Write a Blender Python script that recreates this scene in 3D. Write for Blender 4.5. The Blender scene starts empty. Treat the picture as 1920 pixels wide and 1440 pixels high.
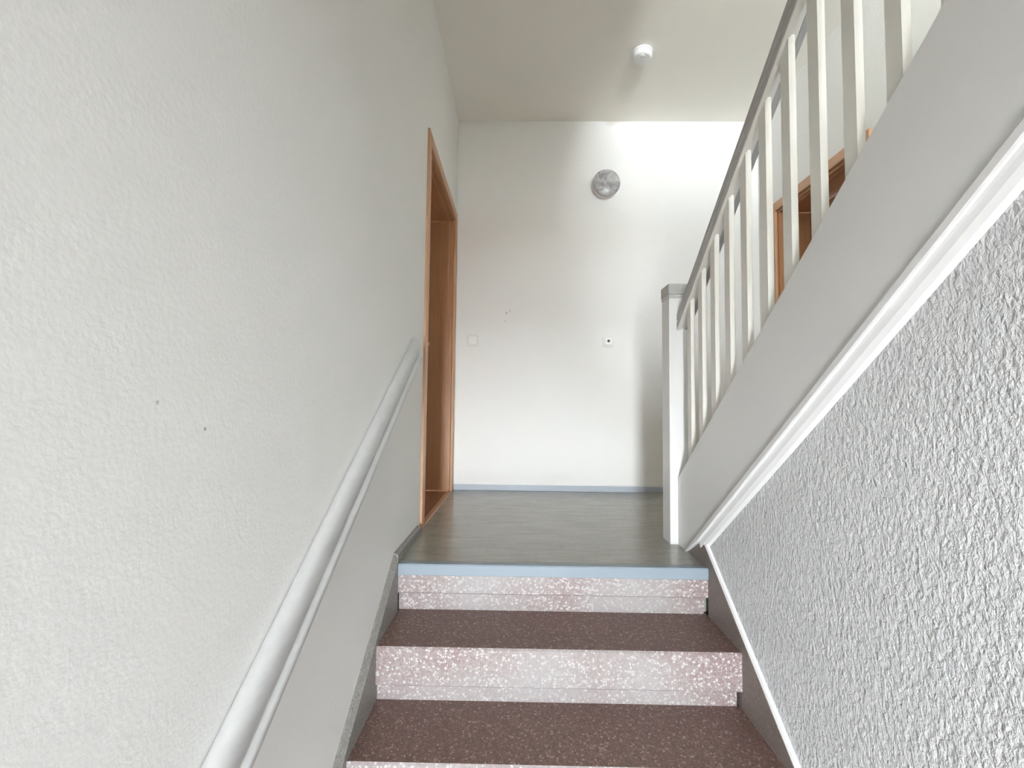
import bpy, bmesh, math, random
from mathutils import Matrix, Vector

random.seed(7)
S = bpy.context.scene
COL = S.collection

# ------------------------------------------------------------------ camera
cam = bpy.data.cameras.new('camera')
cam.lens = 850.0 / 1920.0 * 36.0
cam.sensor_width = 36.0
cam.clip_start = 0.02
co = bpy.data.objects.new('camera', cam)
COL.objects.link(co)
EYE = 0.62
p, r, y = math.radians(2.838), math.radians(0.637), math.radians(-0.797)
fwd = Vector((math.sin(y) * math.cos(p), math.cos(y) * math.cos(p), math.sin(p)))
rgt = Vector((math.cos(y), -math.sin(y), 0))
upv = rgt.cross(fwd)
rr = rgt * math.cos(r) + upv * math.sin(r)
uu = upv * math.cos(r) - rgt * math.sin(r)
M = Matrix.Identity(4)
for i in range(3):
    M[i][0], M[i][1], M[i][2] = rr[i], uu[i], -fwd[i]
M[2][3] = EYE
co.matrix_world = M
S.camera = co

# ------------------------------------------------------------------ light
S.view_settings.view_transform = 'Standard'
S.view_settings.look = 'None'
S.view_settings.gamma = 1.0
S.view_settings.use_curve_mapping = False
S.view_settings.exposure = 1.36
S.cycles.use_denoising = True
S.cycles.max_bounces = 16
S.cycles.diffuse_bounces = 10
S.cycles.glossy_bounces = 4

W = bpy.data.worlds.new('daylight')
S.world = W
W.use_nodes = True
W.node_tree.nodes['Background'].inputs[0].default_value = (0.875, 0.945, 1.0, 1)
W.node_tree.nodes['Background'].inputs[1].default_value = 38.0

BACK = -3.0                           # the wall behind the photographer
U = (0.30, 1.76, 1.85, 2.75)          # stairwell window above the half landing: x0, x1, z0, z1
L = (-0.46, 0.12, -0.75, 0.95)        # glazed street door below the half landing

def portal(name, q):
    """guides the sampling of the daylight that comes in through a window"""
    l = bpy.data.lights.new(name, 'AREA')
    l.shape = 'RECTANGLE'
    l.size, l.size_y = q[1] - q[0], q[3] - q[2]
    l.cycles.is_portal = True
    o = bpy.data.objects.new(name, l)
    o.location = ((q[0] + q[1]) / 2, BACK - 0.02, (q[2] + q[3]) / 2)
    o.rotation_euler = (math.radians(90), 0, 0)
    COL.objects.link(o)

portal('daylight_upper_window', U)
portal('daylight_street_door', L)

# unseen area light added outside, brightening the far wall level through the street door
l = bpy.data.lights.new('added_outdoor_fill', 'AREA')
l.shape = 'RECTANGLE'
l.size, l.size_y = 8.0, 1.6
l.energy = 3300
l.color = (0.93, 0.975, 1.0)
o = bpy.data.objects.new('added_outdoor_fill', l)
o.location = (0.0, -14.0, 1.0)
o.rotation_euler = (math.radians(90), 0, 0)
COL.objects.link(o)

# ------------------------------------------------------------------ materials
def mat(name, color=(0.8, 0.8, 0.8), rough=0.5, metal=0.0, spec=0.5):
    m = bpy.data.materials.new(name)
    m.use_nodes = True
    b = m.node_tree.nodes['Principled BSDF']
    b.inputs['Base Color'].default_value = (*color, 1)
    b.inputs['Roughness'].default_value = rough
    b.inputs['Metallic'].default_value = metal
    b.inputs['Specular IOR Level'].default_value = spec
    return m

class N:
    """small node-tree helper"""
    def __init__(s, m):
        s.t = m.node_tree
        s.b = s.t.nodes['Principled BSDF']
    def new(s, kind, **kw):
        n = s.t.nodes.new(kind)
        for k, v in kw.items():
            if k.startswith('i_'):
                n.inputs[k[2:].replace('_', ' ')].default_value = v
            else:
                setattr(n, k, v)
        return n
    def link(s, a, b):
        s.t.links.new(a, b)
    def coord(s, scale=(1, 1, 1)):
        c = s.new('ShaderNodeTexCoord')
        mp = s.new('ShaderNodeMapping')
        mp.inputs['Scale'].default_value = scale
        s.link(c.outputs['Object'], mp.inputs['Vector'])
        return mp.outputs['Vector']
    def noise(s, vec, scale, detail=3, rough=0.5, dist=0.0):
        n = s.new('ShaderNodeTexNoise')
        n.inputs['Scale'].default_value = scale
        n.inputs['Detail'].default_value = detail
        n.inputs['Roughness'].default_value = rough
        n.inputs['Distortion'].default_value = dist
        s.link(vec, n.inputs['Vector'])
        return n.outputs['Fac']
    def ramp(s, fac, stops, interp='LINEAR'):
        n = s.new('ShaderNodeValToRGB')
        n.color_ramp.interpolation = interp
        e = n.color_ramp.elements
        while len(e) < len(stops):
            e.new(0.5)
        for k, (pos, c) in enumerate(stops):
            e[k].position = pos
            e[k].color = (*c, 1) if len(c) == 3 else c
        s.link(fac, n.inputs['Fac'])
        return n.outputs['Color']
    def mix(s, fac, a, b, mode='MIX'):
        n = s.new('ShaderNodeMix', data_type='RGBA', blend_type=mode)
        for k, v in (('Factor', fac), ('A', a), ('B', b)):
            sock = [q for q in n.inputs if q.name == k and (q.type == 'RGBA' if k != 'Factor' else q.type == 'VALUE')][0]
            if hasattr(v, 'is_output'):
                s.link(v, sock)
            elif k == 'Factor':
                sock.default_value = v
            else:
                sock.default_value = (*v, 1)
        return [q for q in n.outputs if q.type == 'RGBA'][0]
    def math(s, op, a, b=0.0, clamp=False):
        n = s.new('ShaderNodeMath', operation=op, use_clamp=clamp)
        for k, v in enumerate((a, b)):
            if hasattr(v, 'is_output'):
                s.link(v, n.inputs[k])
            else:
                n.inputs[k].default_value = v
        return n.outputs[0]
    def bump(s, h, strength, dist):
        n = s.new('ShaderNodeBump')
        n.inputs['Strength'].default_value = strength
        n.inputs['Distance'].default_value = dist
        s.link(h, n.inputs['Height'])
        s.link(n.outputs['Normal'], s.b.inputs['Normal'])
    def color(s, c):
        s.link(c, s.b.inputs['Base Color'])
    def spots(s, col, pts):
        """small scuffs: (x, y, z, radius, colour, strength) in metres"""
        g = s.new('ShaderNodeTexCoord')
        for (x, yy, z, rad, c, st) in pts:
            d = s.new('ShaderNodeVectorMath', operation='DISTANCE')
            s.link(g.outputs['Object'], d.inputs[0])
            d.inputs[1].default_value = (x, yy, z)
            f = s.new('ShaderNodeMapRange')
            f.inputs['From Min'].default_value = rad
            f.inputs['From Max'].default_value = rad * 0.35
            f.inputs['To Max'].default_value = st
            s.link(d.outputs['Value'], f.inputs['Value'])
            col = s.mix(f.outputs[0], col, c)
        return col

def plaster(name, color, bump_scale, bump_strength, bump_dist, mottled=0.03, spots=()):
    m = mat(name, color, 0.75, spec=0.25)
    n = N(m)
    v = n.coord()
    big = n.noise(v, 1.3, 2)
    lo = tuple(c * (1 - mottled) for c in color)
    c = n.ramp(big, [(0.3, lo), (0.7, color)])
    if spots:
        c = n.spots(c, spots)
    n.color(c)
    h = n.math('ADD', n.noise(v, bump_scale, 3, 0.55), n.math('MULTIPLY', n.noise(v, bump_scale * 0.35, 2), 0.6))
    n.bump(h, bump_strength, bump_dist)
    return m

SC = (0.30, 0.27, 0.24)
m_wall_left = plaster('painted_fine_plaster', (0.82, 0.82, 0.80), 120, 0.16, 0.004, 0.03,
                      [(-0.482, 0.695, 0.58, 0.004, SC, 0.8), (-0.482, 0.60, 0.62, 0.004, SC, 0.5)])
m_wall_back = plaster('painted_smooth_plaster', (0.82, 0.818, 0.80), 110, 0.25, 0.003, 0.03,
                      [(-0.095, 3.38, 1.322, 0.010, (0.42, 0.38, 0.33), 0.8), (-0.068, 3.38, 1.338, 0.008, (0.42, 0.38, 0.33), 0.5),
                       (-0.105, 3.38, 1.26, 0.008, (0.45, 0.42, 0.38), 0.5),
                       (0.69, 3.38, 2.83, 0.07, (0.55, 0.50, 0.42), 0.5), (0.77, 3.38, 2.83, 0.06, (0.55, 0.50, 0.42), 0.5)])
m_wall_right = plaster('painted_stairwell_plaster', (0.82, 0.82, 0.80), 90, 0.4, 0.004)
m_ceiling = plaster('ceiling_paint', (0.87, 0.85, 0.785), 40, 0.1, 0.002, 0.03)

# coarse thrown plaster of the wall under the upper flight
m_rough = mat('coarse_roughcast_paint', (0.68, 0.685, 0.69), 0.5, spec=0.35)
n = N(m_rough)
v = n.coord((1.0, 1.0, 0.72))
warp = n.noise(v, 60, 2)
a = n.noise(v, 105, 4, 0.55, 0.25)
b_ = n.noise(v, 52, 2, 0.5, 0.3)
h = n.math('ADD', n.ramp(a, [(0.32, (0, 0, 0)), (0.72, (1, 1, 1))]), n.math('MULTIPLY', b_, 0.35))
n.bump(h, 0.95, 0.0052)

m_white = mat('white_gloss_paint', (0.68, 0.68, 0.67), 0.35)
m_cream = mat('cream_baluster_paint', (0.70, 0.69, 0.64), 0.4)
m_bead = mat('white_bead_paint', (0.74, 0.74, 0.735), 0.4)
m_railgrey = mat('grey_rail_paint', (0.40, 0.395, 0.385), 0.4)
n = N(m_railgrey)
n.color(n.ramp(n.noise(n.coord((8, 1, 8)), 6, 3), [(0.3, (0.37, 0.365, 0.355)), (0.7, (0.43, 0.425, 0.42))]))
m_handrail = mat('light_grey_handrail', (0.52, 0.52, 0.515), 0.38)
n = N(m_handrail)
n.color(n.ramp(n.noise(n.coord((14, 1.2, 14)), 5, 4), [(0.3, (0.455, 0.455, 0.45)), (0.7, (0.495, 0.495, 0.49))]))
m_strip = mat('blue_grey_edging', (0.235, 0.28, 0.32), 0.35)
m_base = mat('blue_grey_skirting', (0.42, 0.46, 0.52), 0.45)
m_plastic = mat('white_plastic', (0.82, 0.82, 0.81), 0.35)
m_plate = mat('ivory_plastic', (0.72, 0.71, 0.68), 0.35)
m_dark = mat('dark_hole', (0.03, 0.03, 0.03), 0.5)
m_steel = mat('brushed_steel', (0.62, 0.58, 0.52), 0.3, 1.0)

# terrazzo
def terrazzo(name, matrix, chips, scale, rough, big=None):
    m = mat(name, matrix, rough)
    n = N(m)
    v = n.coord()
    vo = n.new('ShaderNodeTexVoronoi', feature='F1')
    vo.inputs['Scale'].default_value = scale
    n.link(v, vo.inputs['Vector'])
    sep = n.new('ShaderNodeSeparateColor')
    n.link(vo.outputs['Color'], sep.inputs[0])
    ve = n.new('ShaderNodeTexVoronoi', feature='DISTANCE_TO_EDGE')
    ve.inputs['Scale'].default_value = scale
    n.link(v, ve.inputs['Vector'])
    c = n.ramp(sep.outputs[0], chips, 'CONSTANT')
    inside = n.ramp(ve.outputs['Distance'], [(0.06, (0, 0, 0)), (0.16, (1, 1, 1))])
    c = n.mix(inside, matrix, c)
    fine = n.noise(v, scale * 2.2, 2)
    c = n.mix(0.25, c, n.ramp(fine, [(0.3, tuple(q * 0.5 for q in matrix)), (0.7, tuple(min(1, q * 1.4) for q in matrix))]))
    if big:
        f = n.ramp(n.noise(v, 2.6, 2), [(0.35, (0, 0, 0)), (0.65, (1, 1, 1))])
        c = n.mix(n.math('MULTIPLY', f, 0.6), c, big)
    n.color(c)
    n.bump(n.math('ADD', inside, fine), 0.12, 0.001)
    return m

m_tread = terrazzo('worn_shaded_brown_terrazzo', (0.185, 0.110, 0.090),  # worn treads; grazing-light shade on the risers' terrazzo is also in this colour
                   [(0.0, (0.135, 0.078, 0.064)), (0.3, (0.20, 0.120, 0.100)), (0.58, (0.29, 0.185, 0.155)), (0.78, (0.10, 0.070, 0.062)), (0.89, (0.46, 0.37, 0.32))],
                   150, 0.42)
m_riser = terrazzo('lit_pale_pink_terrazzo', (0.26, 0.195, 0.19),  # lighter copy of the tread terrazzo, with light on the risers coloured in
                   [(0.0, (0.22, 0.15, 0.15)), (0.25, (0.30, 0.24, 0.235)), (0.5, (0.37, 0.34, 0.33)), (0.66, (0.60, 0.585, 0.57)), (0.9, (0.24, 0.175, 0.175))],
                   125, 0.45, (0.36, 0.357, 0.35))
m_skirt = terrazzo('grey_stair_skirting', (0.25, 0.24, 0.22),
                   [(0.0, (0.20, 0.19, 0.175)), (0.4, (0.26, 0.25, 0.23)), (0.7, (0.31, 0.30, 0.28)), (0.90, (0.14, 0.135, 0.125))], 150, 0.5)
m_skirt_r = terrazzo('brown_stair_skirting', (0.20, 0.165, 0.148),
                     [(0.0, (0.16, 0.128, 0.114)), (0.4, (0.21, 0.175, 0.157)), (0.7, (0.26, 0.222, 0.20)), (0.90, (0.11, 0.094, 0.086))], 150, 0.45)

# landing vinyl
m_vinyl = mat('grey_marbled_vinyl', (0.3, 0.3, 0.28), 0.24, spec=0.5)
n = N(m_vinyl)
v = n.coord((0.55, 2.2, 1))
c = n.ramp(n.noise(v, 8, 6, 0.66, 0.4), [(0.30, (0.25, 0.24, 0.205)), (0.48, (0.32, 0.31, 0.275)), (0.68, (0.40, 0.39, 0.36))])
v2 = n.coord()
c = n.mix(0.35, c, n.ramp(n.noise(v2, 38, 4, 0.7), [(0.3, (0.22, 0.215, 0.185)), (0.7, (0.36, 0.35, 0.32))]))
n.color(c)
n.link(n.ramp(n.noise(v2, 9, 3), [(0.3, (0.15, 0.15, 0.15)), (0.7, (0.25, 0.25, 0.25))]), n.b.inputs['Roughness'])
n.bump(n.noise(v2, 70, 2), 0.05, 0.001)

m_lower_floor = mat('entry_floor', (0.30, 0.24, 0.21), 0.45)

def wood(name, lo, hi, rough, along):
    m = mat(name, hi, rough)
    n = N(m)
    sc = {'z': (26, 26, 1.1), 'y': (26, 1.1, 26)}[along]
    f = n.noise(n.coord(sc), 3.2, 5, 0.6, 0.4)
    g = n.noise(n.coord(tuple(q * 6 for q in sc)), 3.0, 2)
    c = n.ramp(f, [(0.3, lo), (0.7, hi)])
    n.color(n.mix(0.2, c, n.ramp(g, [(0.35, lo), (0.65, hi)])))
    return m

m_beech = wood('beech_veneer', (0.46, 0.25, 0.13), (0.57, 0.33, 0.19), 0.38, 'z')
m_beech_h = wood('beech_veneer_lintel', (0.46, 0.25, 0.13), (0.57, 0.33, 0.19), 0.38, 'y')
m_jamb = wood('shaded_beech_lining', (0.38, 0.185, 0.085), (0.47, 0.25, 0.125), 0.38, 'z')  # darker copy of the casing beech: recess shade put into the colour
m_jamb_h = wood('shaded_beech_head_lining', (0.36, 0.175, 0.08), (0.45, 0.24, 0.12), 0.38, 'y')  # head lining darker again, soffit shade coloured in
m_sill = wood('threshold_wood', (0.20, 0.085, 0.04), (0.30, 0.135, 0.065), 0.4, 'y')

def pane_glass(name, clear):
    """thin pane: mostly clear, a little mirror"""
    m = mat(name, (1, 1, 1), 0.02)
    gt = m.node_tree
    gm = gt.nodes.new('ShaderNodeMixShader')
    gx, gy = gt.nodes.new('ShaderNodeBsdfTransparent'), gt.nodes.new('ShaderNodeBsdfGlossy')
    gx.inputs['Color'].default_value = (*clear, 1)
    gy.inputs['Roughness'].default_value = 0.02
    gm.inputs[0].default_value = 0.08
    gt.links.new(gx.outputs[0], gm.inputs[1])
    gt.links.new(gy.outputs[0], gm.inputs[2])
    gt.links.new(gm.outputs[0], gt.nodes['Material Output'].inputs['Surface'])
    return m
m_glass = pane_glass('door_glass', (1.0, 1.0, 1.0))
m_tint = pane_glass('light_dimming_glass', (0.80, 0.80, 0.80))  # grey tint added to dim the light from the upper window

# mottled glass shade of the wall lamp
m_shade = mat('grey_crackled_glass', (0.42, 0.41, 0.41), 0.25)
n = N(m_shade)
v = n.coord()
c = n.ramp(n.noise(v, 16, 4, 0.6, 1.2), [(0.34, (0.22, 0.215, 0.22)), (0.5, (0.40, 0.395, 0.40)), (0.68, (0.56, 0.55, 0.55))])
n.color(c)
n.bump(n.noise(v, 60, 3), 0.3, 0.004)

# ------------------------------------------------------------------ mesh helpers
def link(name, bm, mats, parent=None, bevel=0.0, seg=2, smooth=False):
    me = bpy.data.meshes.new(name)
    bmesh.ops.recalc_face_normals(bm, faces=bm.faces)
    bm.to_mesh(me)
    bm.free()
    for m in (mats if isinstance(mats, (list, tuple)) else [mats]):
        me.materials.append(m)
    o = bpy.data.objects.new(name, me)
    COL.objects.link(o)
    if parent is not None:
        o.parent = parent
        o.matrix_parent_inverse = Matrix.Translation(-parent_loc(parent))
    if bevel:
        b = o.modifiers.new('bevel', 'BEVEL')
        b.width, b.segments, b.limit_method = bevel, seg, 'ANGLE'
        b.angle_limit = math.radians(35)
        b.harden_normals = False
    if smooth:
        for f in me.polygons:
            f.use_smooth = True
    return o

def parent_loc(o):
    v = Vector(o.location)
    # parts of parts: meshes sit in world coordinates, so only the Empty at the root is offset
    return v

def box(bm, x0, x1, y0, y1, z0, z1, mi=0):
    vs = [bm.verts.new(q) for q in ((x0, y0, z0), (x1, y0, z0), (x1, y1, z0), (x0, y1, z0),
                                    (x0, y0, z1), (x1, y0, z1), (x1, y1, z1), (x0, y1, z1))]
    for f in ((0, 3, 2, 1), (4, 5, 6, 7), (0, 1, 5, 4), (1, 2, 6, 5), (2, 3, 7, 6), (3, 0, 4, 7)):
        bm.faces.new([vs[i] for i in f]).material_index = mi

def boxes(*bs):
    bm = bmesh.new()
    for b in bs:
        box(bm, *b)
    return bm

def prism_x(pts, x0, x1):
    """polygon in the YZ plane, extruded along X"""
    bm = bmesh.new()
    a = [bm.verts.new((x0, q[0], q[1])) for q in pts]
    b = [bm.verts.new((x1, q[0], q[1])) for q in pts]
    k = len(pts)
    bm.faces.new(a)
    bm.faces.new(b[::-1])
    for i in range(k):
        j = (i + 1) % k
        bm.faces.new((a[i], b[i], b[j], a[j]))
    return bm

def sweep_y(profile, y0, z0, y1, z1):
    """profile of (x, dz) points carried from (y0, z0) to (y1, z1): ends cut plumb"""
    bm = bmesh.new()
    a = [bm.verts.new((q[0], y0, z0 + q[1])) for q in profile]
    b = [bm.verts.new((q[0], y1, z1 + q[1])) for q in profile]
    k = len(profile)
    bm.faces.new(a)
    bm.faces.new(b[::-1])
    for i in range(k):
        j = (i + 1) % k
        bm.faces.new((a[i], b[i], b[j], a[j]))
    return bm

def lathe(profile, axis, origin, seg=48):
    """profile of (radius, height) turned about axis 'y-' (out of the far wall) or 'z-' (down from the ceiling)"""
    bm = bmesh.new()
    rings = []
    for (rad, hgt) in profile:
        ring = []
        for k in range(seg if rad > 1e-6 else 1):
            t = 2 * math.pi * k / seg
            u, w = rad * math.cos(t), rad * math.sin(t)
            q = (u, -hgt, w) if axis == 'y-' else (u, w, -hgt)
            ring.append(bm.verts.new((origin[0] + q[0], origin[1] + q[1], origin[2] + q[2])))
        rings.append(ring)
    for r0, r1 in zip(rings, rings[1:]):
        for k in range(seg):
            j = (k + 1) % seg
            if len(r0) == 1 and len(r1) == 1:
                continue
            if len(r0) == 1:
                bm.faces.new((r0[0], r1[k], r1[j]))
            elif len(r1) == 1:
                bm.faces.new((r0[k], r1[0], r0[j]))
            else:
                bm.faces.new((r0[k], r1[k], r1[j], r0[j]))
    return bm

def rounded_plate(x0, x1, z0, z1, y0, y1, rad, seg=6):
    """rounded square plate on the far wall, from y0 (wall) out to y1"""
    bm = bmesh.new()
    pts = []
    for cx, cz, a0 in ((x1 - rad, z1 - rad, 0), (x0 + rad, z1 - rad, 90), (x0 + rad, z0 + rad, 180), (x1 - rad, z0 + rad, 270)):
        for k in range(seg + 1):
            t = math.radians(a0 + 90 * k / seg)
            pts.append((cx + rad * math.cos(t), cz + rad * math.sin(t)))
    a = [bm.verts.new((q[0], y0, q[1])) for q in pts]
    b = [bm.verts.new((q[0], y1, q[1])) for q in pts]
    bm.faces.new(a)
    bm.faces.new(b[::-1])
    for i in range(len(pts)):
        j = (i + 1) % len(pts)
        bm.faces.new((a[i], b[i], b[j], a[j]))
    return bm

def struct(o, label=None):
    o['kind'] = 'structure'
    if label:
        o['label'] = label
    return o

def thing(o, label, cat):
    o['label'] = label
    o['category'] = cat
    return o

def empty(name, loc):
    o = bpy.data.objects.new(name, None)
    o.empty_display_size = 0.1
    o.location = loc
    COL.objects.link(o)
    return o

# ------------------------------------------------------------------ the stairwell shell
XL, XR, YF = -0.482, 1.80, 3.38       # left wall, right wall, far wall
XI = 0.757                            # face of the coarse wall under the upper flight
ZC, ZB, ZT = 2.81, -1.62, 4.4         # ceiling of the landing, entry floor, top of the stairwell
D1 = (2.275, 3.355, 2.06)             # left door: casing outside near, far, top
D2 = (2.285, 3.205, 2.072)            # right door
CW = 0.062                            # casing width

def wall_with_door(name, x0, x1, d, m):
    lo, hi, top = d[0] + CW - 0.012, d[1] - CW + 0.012, d[2] - CW + 0.012
    bm = boxes((x0, x1, BACK, lo, ZB - 0.1, ZT), (x0, x1, hi, YF, ZB - 0.1, ZT), (x0, x1, lo, hi, top, ZT), (x0, x1, lo, hi, ZB - 0.1, 0.0))
    return struct(link(name, bm, m))

struct(wall_with_door('wall_left', XL - 0.30, XL, D1, m_wall_left), 'white painted wall on the left with the wall handrail')
struct(wall_with_door('wall_right', XR, XR + 0.30, D2, m_wall_right), 'white wall seen through the balusters')
struct(link('wall_back', boxes((XL - 0.30, XR + 0.30, YF, YF + 0.2, ZB - 0.1, ZT)), m_wall_back), 'cream end wall of the landing with round lamp')
struct(link('wall_front', boxes(
    (XL - 0.3, L[0], BACK - 0.25, BACK, ZB - 0.1, 1.4), (L[1], XR + 0.3, BACK - 0.25, BACK, ZB - 0.1, 1.4),
    (L[0], L[1], BACK - 0.25, BACK, ZB - 0.1, L[2]), (L[0], L[1], BACK - 0.25, BACK, L[3], 1.4),
    (XL - 0.3, U[0], BACK - 0.25, BACK, 1.4, ZT), (U[1], XR + 0.3, BACK - 0.25, BACK, 1.4, ZT),
    (U[0], U[1], BACK - 0.25, BACK, 1.4, U[2]), (U[0], U[1], BACK - 0.25, BACK, U[3], ZT)), m_wall_right))
for nm, q in (('window_1', U), ('window_2', L)):
    fr = struct(link(nm, boxes((q[0], q[0] + 0.05, BACK - 0.16, BACK - 0.10, q[2], q[3]), (q[1] - 0.05, q[1], BACK - 0.16, BACK - 0.10, q[2], q[3]),
                               (q[0] + 0.05, q[1] - 0.05, BACK - 0.16, BACK - 0.10, q[2], q[2] + 0.05), (q[0] + 0.05, q[1] - 0.05, BACK - 0.16, BACK - 0.10, q[3] - 0.05, q[3])), m_white))
    link('pane', boxes((q[0] + 0.045, q[1] - 0.045, BACK - 0.135, BACK - 0.129, q[2] + 0.045, q[3] - 0.045)), m_tint if nm == 'window_1' else m_glass, fr)

struct(link('ceiling', boxes((XL, XR, 2.05, YF, ZC, ZC + 0.2)), m_ceiling), 'beige painted ceiling over the landing')
struct(link('ceiling', boxes((XL - 0.3, XR + 0.3, BACK - 0.25, YF + 0.2, ZT, ZT + 0.1)), m_ceiling))
# flight that climbs to the next storey above the photographer, and the half landing it starts from
struct(link('ceiling', prism_x([(0.33, 1.32), (2.05, 2.81), (2.05, 3.01), (0.33, 1.52)], XL, 0.70), m_ceiling))
struct(link('floor', boxes((XL, XR, BACK, 0.33, 1.34, 1.52)), m_wall_right))
struct(link('ground', boxes((-8, 8, -16, BACK - 0.25, ZB - 0.2, ZB - 0.1)), m_lower_floor))
struct(link('floor', boxes((XL, XR, BACK, YF, ZB - 0.1, ZB)), m_lower_floor))
struct(link('floor', boxes((XL, XR, 1.84, YF, -0.18, 0.0)), m_vinyl), 'grey marbled vinyl floor of the landing')

# coarse wall closing the space below the upper flight
def sb(yy):            # stringer underside
    return 0.767 * (2.012 - yy)
struct(link('wall_inner', prism_x([(1.80, 0.0), (1.80, -0.18), (1.80, ZB), (BACK, ZB), (BACK, 1.34), (0.31, 1.34), (0.31, sb(0.31)), (2.0, 0.005), (2.0, 0.0)], XI, XI + 0.018), m_rough),
       'coarse white roughcast wall under the upper flight')

# skirtings
def st_r(yy):
    return 0.056 - 0.72 * (1.80 - yy)
struct(link('baseboard_right', prism_x([(1.868, st_r(1.868)), (2.005, 0.003), (2.005, 0.0), (1.80, 0.0), (1.80, -0.6), (-0.26, ZB - 0.02), (-0.26, st_r(-0.26)), ], 0.742, XI), m_skirt_r),
       'speckled brown stair skirting below the coarse wall')
struct(link('trim_1', sweep_y([(0.744, 0.0), (0.748, 0.010), (XI, 0.012), (XI, 0.0)], 1.858, st_r(1.858), -0.26, st_r(-0.26)), m_bead),
       'narrow white bead along the top of the right stair skirting')
def st_l(yy):
    return 0.044 - 0.675 * (1.814 - yy)
bm = sweep_y([(-0.461, -0.5), (-0.461, -0.018), (-0.475, 0.0), (XL, 0.0), (XL, -0.5)], 1.80, st_l(1.80), -0.26, st_l(-0.26))
b2 = sweep_y([(-0.463, -0.04), (-0.463, -0.006), (-0.475, 0.0), (XL, 0.0), (XL, -0.04)], 2.222, 0.040, 1.80, 0.040)
me = bpy.data.meshes.new('tmp')
b2.to_mesh(me)
bm.from_mesh(me)
b2.free()
bpy.data.meshes.remove(me)
struct(link('baseboard_left', bm, m_skirt), 'speckled grey stair skirting along the left wall')
bm = boxes((-0.47, XR, 3.368, YF, 0.0, 0.043))
struct(link('baseboard_back', bm, m_base, bevel=0.003), 'low blue-grey skirting along the end wall')
struct(link('trim_2', boxes((-0.47, XR, 3.373, YF, 0.043, 0.052)), m_bead), 'thin white bead above the blue-grey skirting')

# ------------------------------------------------------------------ doors
def door(name, xw, sgn, d, label, with_handle):
    """xw: wall face, sgn: +1 when the passage lies on the +X side of the wall"""
    root = empty(name, (xw - sgn * 0.15, (d[0] + d[1]) / 2, 0))
    struct(root, label)
    f = xw + sgn * 0.012                       # casing face
    i = xw - sgn * 0.006
    def bx(a, b, *rest):
        return (min(a, b), max(a, b), *rest)
    link('casing', boxes(bx(i, f, d[0], d[0] + CW, 0, d[2])), m_beech, root, 0.004)
    link('casing', boxes(bx(i, f, d[1] - CW, d[1], 0, d[2])), m_beech, root, 0.004)
    link('casing', boxes(bx(i, f, d[0] + CW, d[1] - CW, d[2] - CW, d[2])), m_beech_h, root, 0.004)
    b = xw - sgn * 0.29
    t = 0.022
    ya, yb, zt = d[0] + CW - 0.006, d[1] - CW + 0.006, d[2] - CW + 0.006
    link('jamb', boxes(bx(b, i, ya - 0.005, ya + t, 0.0, zt)), m_jamb, root)
    link('jamb', boxes(bx(b, i, yb - t, yb + 0.005, 0.0, zt)), m_jamb, root)
    link('jamb', boxes(bx(b, i, ya + t, yb - t, zt - t, zt + 0.005)), m_jamb_h, root)
    # rebate strips with their seal
    s0, s1 = xw - sgn * 0.035, xw - sgn * 0.041
    link('seal', boxes(bx(s0, s1, yb - t - 0.004, yb - t, 0.0, zt - t), bx(s0, s1, ya + t, yb - t, zt - t - 0.004, zt - t), bx(s0, s1, ya + t, ya + t + 0.004, 0.0, zt - t)), m_beech_h, root)
    leaf = link('door_leaf', boxes(bx(xw - sgn * 0.215, xw - sgn * 0.255, ya + t + 0.003, yb - t - 0.003, 0.012, zt - t - 0.003)), m_jamb, root, 0.003)
    link('threshold', boxes(bx(b, xw - sgn * 0.02, ya + t, yb - t, 0.0, 0.008)), m_sill, root)
    link('threshold_rail', boxes(bx(xw - sgn * 0.02, f - sgn * 0.004, ya + t, yb - t, 0.0, 0.011)), m_beech_h, root, 0.002)
    if with_handle:
        hz, hy = 1.055, yb - t - 0.075
        bm = lathe([(0, 0), (0.022, 0), (0.022, 0.006), (0.008, 0.008), (0.008, 0.05), (0.0, 0.05)], 'z-', (0, 0, 0), 20)
        bmesh.ops.transform(bm, matrix=Matrix.Translation((xw - sgn * 0.215, hy, hz)) @ Matrix.Rotation(-sgn * math.pi / 2, 4, 'Y'), verts=bm.verts)
        box(bm, *bx(xw - sgn * 0.172, xw - sgn * 0.155, hy - 0.115, hy + 0.012, hz - 0.011, hz + 0.011))
        link_sub('handle', bm, m_steel, leaf, root, 0.003)
    return root

def link_sub(name, bm, m, part, root, bevel=0.0, seg=2, smooth=False):
    o = link(name, bm, m, None, bevel, seg, smooth)
    o.parent = part
    o.matrix_parent_inverse = Matrix.Identity(4)
    return o

# parts are built in world coordinates; shift their vertices so that the Empty can sit at its base
_link = link
def link(name, bm, mats, parent=None, bevel=0.0, seg=2, smooth=False):
    if parent is not None and parent.type == 'EMPTY':
        bmesh.ops.translate(bm, vec=-Vector(parent.location), verts=bm.verts)
    elif parent is not None and parent.parent is not None:
        bmesh.ops.translate(bm, vec=-Vector(parent.parent.location), verts=bm.verts)
    o = _link(name, bm, mats, None, bevel, seg, smooth)
    if parent is not None:
        o.parent = parent
    return o
def link_sub(name, bm, m, part, root, bevel=0.0, seg=2, smooth=False):
    return link(name, bm, m, part, bevel, seg, smooth)

door('door_1', XL, 1, D1, 'beech framed door recessed in the left wall', True)
door('door_2', XR, -1, D2, 'beech framed door seen through the balusters on the right', False)

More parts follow.
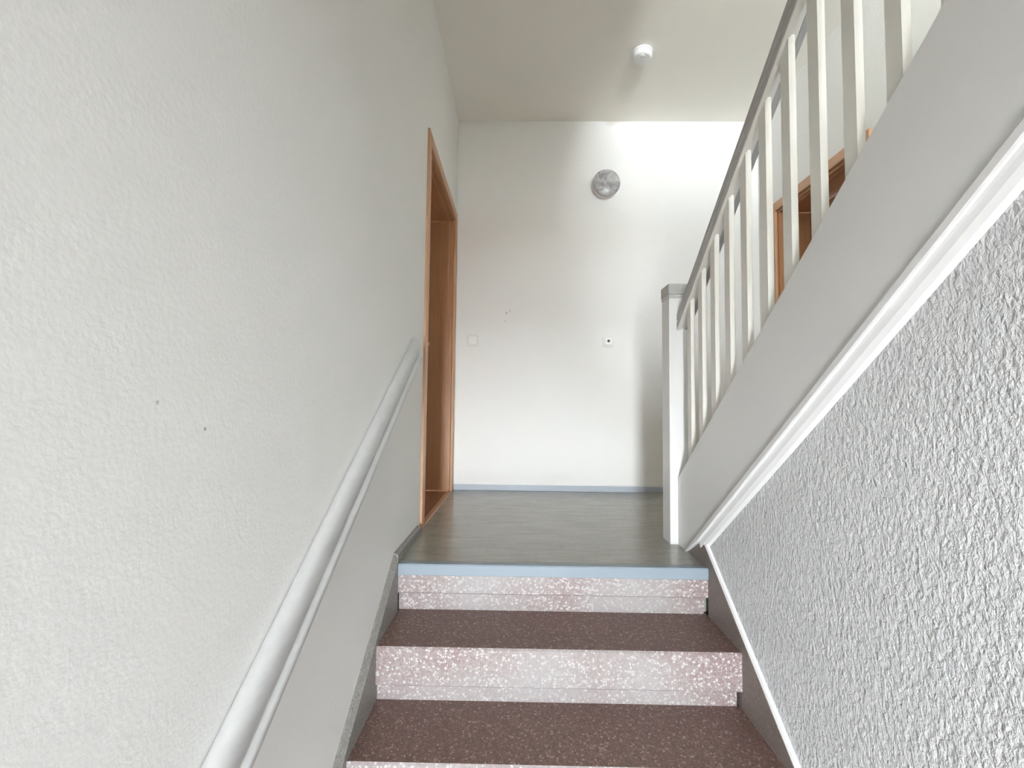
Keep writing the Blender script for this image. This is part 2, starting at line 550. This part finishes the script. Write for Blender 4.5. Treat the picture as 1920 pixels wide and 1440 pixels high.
# ------------------------------------------------------------------ lower flight
stair = empty('staircase', (0.14, 1.3, ZB))
thing(stair, 'terrazzo stairs with shade-darkened brown treads and pale pink risers climbing to the landing', 'stairs')
SX0, SX1 = -0.461, 0.742
R_, NY = 0.18, [1.80, 1.537, 1.287]
while len(NY) < 9:
    NY.append(NY[-1] - 0.2575)
def step_mesh(k):
    yk, z = NY[k], -k * R_
    back = NY[k - 1] + 0.03 if k else yk + 0.02
    top = z - 0.0 if k else -0.004
    nz = 0.125 if k else 0.112
    bm = prism_x([(yk, top - 0.006), (yk + 0.005, top), (back, top), (back, z - nz), (yk + 0.003, z - nz), (yk, z - nz + 0.004)], SX0, SX1)
    bm.normal_update()
    for f in bm.faces:
        f.material_index = 0 if f.normal.z > 0.9 or f.normal.z < -0.9 else 1
    bmesh.ops.recalc_face_normals(bm, faces=bm.faces)
    for f in bm.faces:
        f.material_index = 0 if f.normal.z > 0.9 else 1
    return bm
for k in range(0, 9):
    st = link('step', step_mesh(k), [m_tread, m_riser], stair)
    z = -k * R_
    nz = 0.125 if k else 0.112
    link('riser', boxes((SX0, SX1 - 0.010, NY[k] + 0.020, NY[k] + 0.05, z - R_, z - nz), (SX0 - 0.02, SX1 + 0.014, NY[k] + 0.05, NY[k] + 0.07, z - R_ - 0.05, z - nz)), m_riser, st)
strip = link('edging_strip', prism_x([(1.796, -0.040), (1.796, -0.003), (1.799, 0.002), (1.832, 0.0025), (1.832, -0.001), (1.7994, -0.001), (1.7994, -0.042)], SX0, SX1 + 0.002), m_strip)
thing(strip, 'blue-grey edging strip along the front edge of the landing', 'edging')

# ------------------------------------------------------------------ upper flight
def s_top(yy):
    return 0.300 + 0.770 * (2.107 - yy)
def rail_low(yy):
    return 0.986 + 0.781 * (2.107 - yy)
YE = 0.335
upper = empty('upper_staircase', (1.27, 2.1, 0))
thing(upper, 'white flight climbing back towards the viewer behind a broad white stringer board', 'stairs')
link('stringer', prism_x([(2.1063, 0.0005), (2.1063, s_top(2.107)), (YE, s_top(YE)), (YE, sb(YE)), (2.012, 0.0005)], 0.735, 0.775), m_white, upper, 0.002)
for k in range(1, 8):
    y0 = 2.055 - 0.2465 * (k - 1)
    st = link('step', prism_x([(y0, 0.19 * k), (y0, 0.19 * k - 0.04), (y0 - 0.28, 0.19 * k - 0.04), (y0 - 0.28, 0.19 * k)], 0.776, XR - 0.001), m_tread, upper)
    link('riser', boxes((0.776, XR - 0.001, y0 - 0.05, y0 - 0.02, 0.19 * (k - 1), 0.19 * k - 0.04)), m_riser, st)

# moulding below the stringer
k = 0.0
pr = [(XI, 0.0), (0.728, 0.0), (0.7265, -0.004), (0.7265, -0.022), (0.729, -0.026), (0.735, -0.027), (0.737, -0.034), (0.740, -0.048), (0.747, -0.062), (XI, -0.070)]
bm = sweep_y(pr, 1.868, sb(1.868), YE, sb(YE))
b2 = sweep_y([(0.742, 0.0), (0.728, 0.0), (0.7265, -0.004), (0.7265, -0.022), (0.729, -0.026), (0.742, -0.027)], 2.012 - 0.005, sb(2.007), 1.868, sb(1.868))
for q in b2.verts:
    q.co.z = max(q.co.z, 0.001)
me = bpy.data.meshes.new('tmp')
b2.to_mesh(me)
bm.from_mesh(me)
b2.free()
bpy.data.meshes.remove(me)
struct(link('trim_3', bm, m_bead), 'white sloping moulding between the stringer board and the coarse wall')

# balustrade
rail = empty('balustrade', (0.755, 2.16, 0))
thing(rail, 'white wooden balustrade with square newel post and grey handrail', 'railing')
post = link('newel_post', boxes((0.700, 0.800, 2.107, 2.213, 0.0, 1.136)), m_white, rail, 0.003)
cap = link('newel_cap', boxes((0.6965, 0.8035, 2.1035, 2.2165, 1.152, 1.203)), m_railgrey, post, 0.004)
cap['label'] = 'grey cap'
link('cap_moulding', boxes((0.698, 0.802, 2.105, 2.215, 1.144, 1.152), (0.699, 0.801, 2.106, 2.214, 1.136, 1.144)), m_handrail, post, 0.0015)
hr = link('handrail', sweep_y([(0.735, 0.0), (0.735, 0.030), (0.7385, 0.035), (0.7385, 0.040), (0.735, 0.045), (0.7355, 0.070), (0.741, 0.079), (0.770, 0.082), (0.790, 0.079), (0.795, 0.070), (0.795, 0.0), (0.776, 0.0), (0.776, 0.010), (0.752, 0.010), (0.752, 0.0)],
                                2.107, rail_low(2.107), YE, rail_low(YE)), m_railgrey, rail)
hr['label'] = 'grey painted handrail'
link('rail_fillet', sweep_y([(0.7365, -0.004), (0.7365, 0.0), (0.752, 0.0), (0.752, -0.004)], 2.107, rail_low(2.107), YE, rail_low(YE)), m_cream, hr)
link('rail_fillet', sweep_y([(0.752, 0.004), (0.752, 0.010), (0.776, 0.010), (0.776, 0.004)], 2.107, rail_low(2.107), YE, rail_low(YE)), m_cream, hr)
ky = 1.967
BW = 0.040
for k in range(13):
    y0 = ky - 0.1223 * k
    y1 = y0 + BW
    link('baluster', prism_x([(y0, s_top(y0) + 0.0005), (y0, rail_low(y0) + 0.004), (y1, rail_low(y1) + 0.004), (y1, s_top(y1) + 0.0005)], 0.747, 0.766), m_cream, rail)

# ------------------------------------------------------------------ handrail on the left wall
def wr(yy):
    return 0.916 - 0.652 * (2.026 - yy)
prof = [(XL, -0.006), (-0.479, 0.002), (-0.473, 0.006), (-0.464, 0.007), (-0.455, 0.003), (-0.4485, -0.006), (-0.445, -0.020), (-0.4435, -0.038),
        (-0.4445, -0.052), (-0.447, -0.060), (-0.4455, -0.066), (-0.440, -0.071), (-0.4365, -0.080), (-0.4375, -0.093), (-0.445, -0.104), (-0.458, -0.109), (XL, -0.109)]
h = link('wall_handrail', sweep_y(prof, 2.03, wr(2.03), -0.20, wr(-0.20)), m_handrail, None, 0, 2, True)
h.data.set_sharp_from_angle(angle=math.radians(55))
thing(h, 'light grey moulded handrail fixed along the left wall', 'handrail')

# ------------------------------------------------------------------ fittings
lamp = empty('wall_lamp', (0.652, YF, 2.285))
thing(lamp, 'round wall lamp with mottled grey glass on the end wall', 'lamp')
cz = 2.300
link('base', lathe([(0, 0.0), (0.099, 0.0), (0.101, 0.012), (0.099, 0.046), (0.0, 0.046)], 'y-', (0.645, YF, cz), 56), m_plate, lamp, 0, 2, True)
pts = [(0.099, 0.044)] + [(0.1025 * math.cos(t) ** 0.75, 0.056 + 0.026 * math.sin(t)) for t in [math.radians(q) for q in range(0, 90, 8)]] + [(0.0, 0.082)]
link('glass_shade', lathe(pts, 'y-', (0.645, YF, cz), 56), m_shade, lamp, 0, 2, True)

sd = empty('smoke_detector', (0.742, 2.70, ZC))
thing(sd, 'round white smoke detector on the landing ceiling', 'detector')
c0 = (0.742, 2.700, ZC)
link('base', lathe([(0, 0), (0.060, 0), (0.062, 0.004), (0.062, 0.012), (0, 0.012)], 'z-', c0, 48), m_plastic, sd, 0.001)
bd = link('body', lathe([(0, 0.012), (0.058, 0.012), (0.059, 0.030), (0.055, 0.040), (0.046, 0.045), (0, 0.046)], 'z-', c0, 48), m_plastic, sd, 0.002)
link('test_button', lathe([(0, 0.0455), (0.016, 0.0455), (0.015, 0.050), (0, 0.051)], 'z-', (0.735, 2.675, ZC), 24), m_bead, bd, 0.001)

sw = empty('light_switch', (-0.345, YF, 1.07))
thing(sw, 'plain white light switch beside the left door', 'switch')
link('frame', rounded_plate(-0.388, -0.302, 1.070, 1.152, YF, YF - 0.009, 0.010), m_plate, sw, 0.0025)
link('rocker', rounded_plate(-0.376, -0.314, 1.082, 1.143, YF - 0.009, YF - 0.015, 0.006), m_plastic, sw, 0.002)
bp = empty('bell_push', (0.668, YF, 1.07))
thing(bp, 'white square push button plate with small dark centre below the lamp', 'button')
link('frame', rounded_plate(0.625, 0.711, 1.070, 1.152, YF, YF - 0.009, 0.010), m_plate, bp, 0.0025)
pl = link('plate', rounded_plate(0.640, 0.696, 1.084, 1.140, YF - 0.009, YF - 0.022, 0.006), m_plastic, bp, 0.002)
link('button', lathe([(0, 0.0215), (0.010, 0.0215), (0.010, 0.0245), (0, 0.0245)], 'y-', (0.668, YF, 1.114), 24), m_dark, pl)
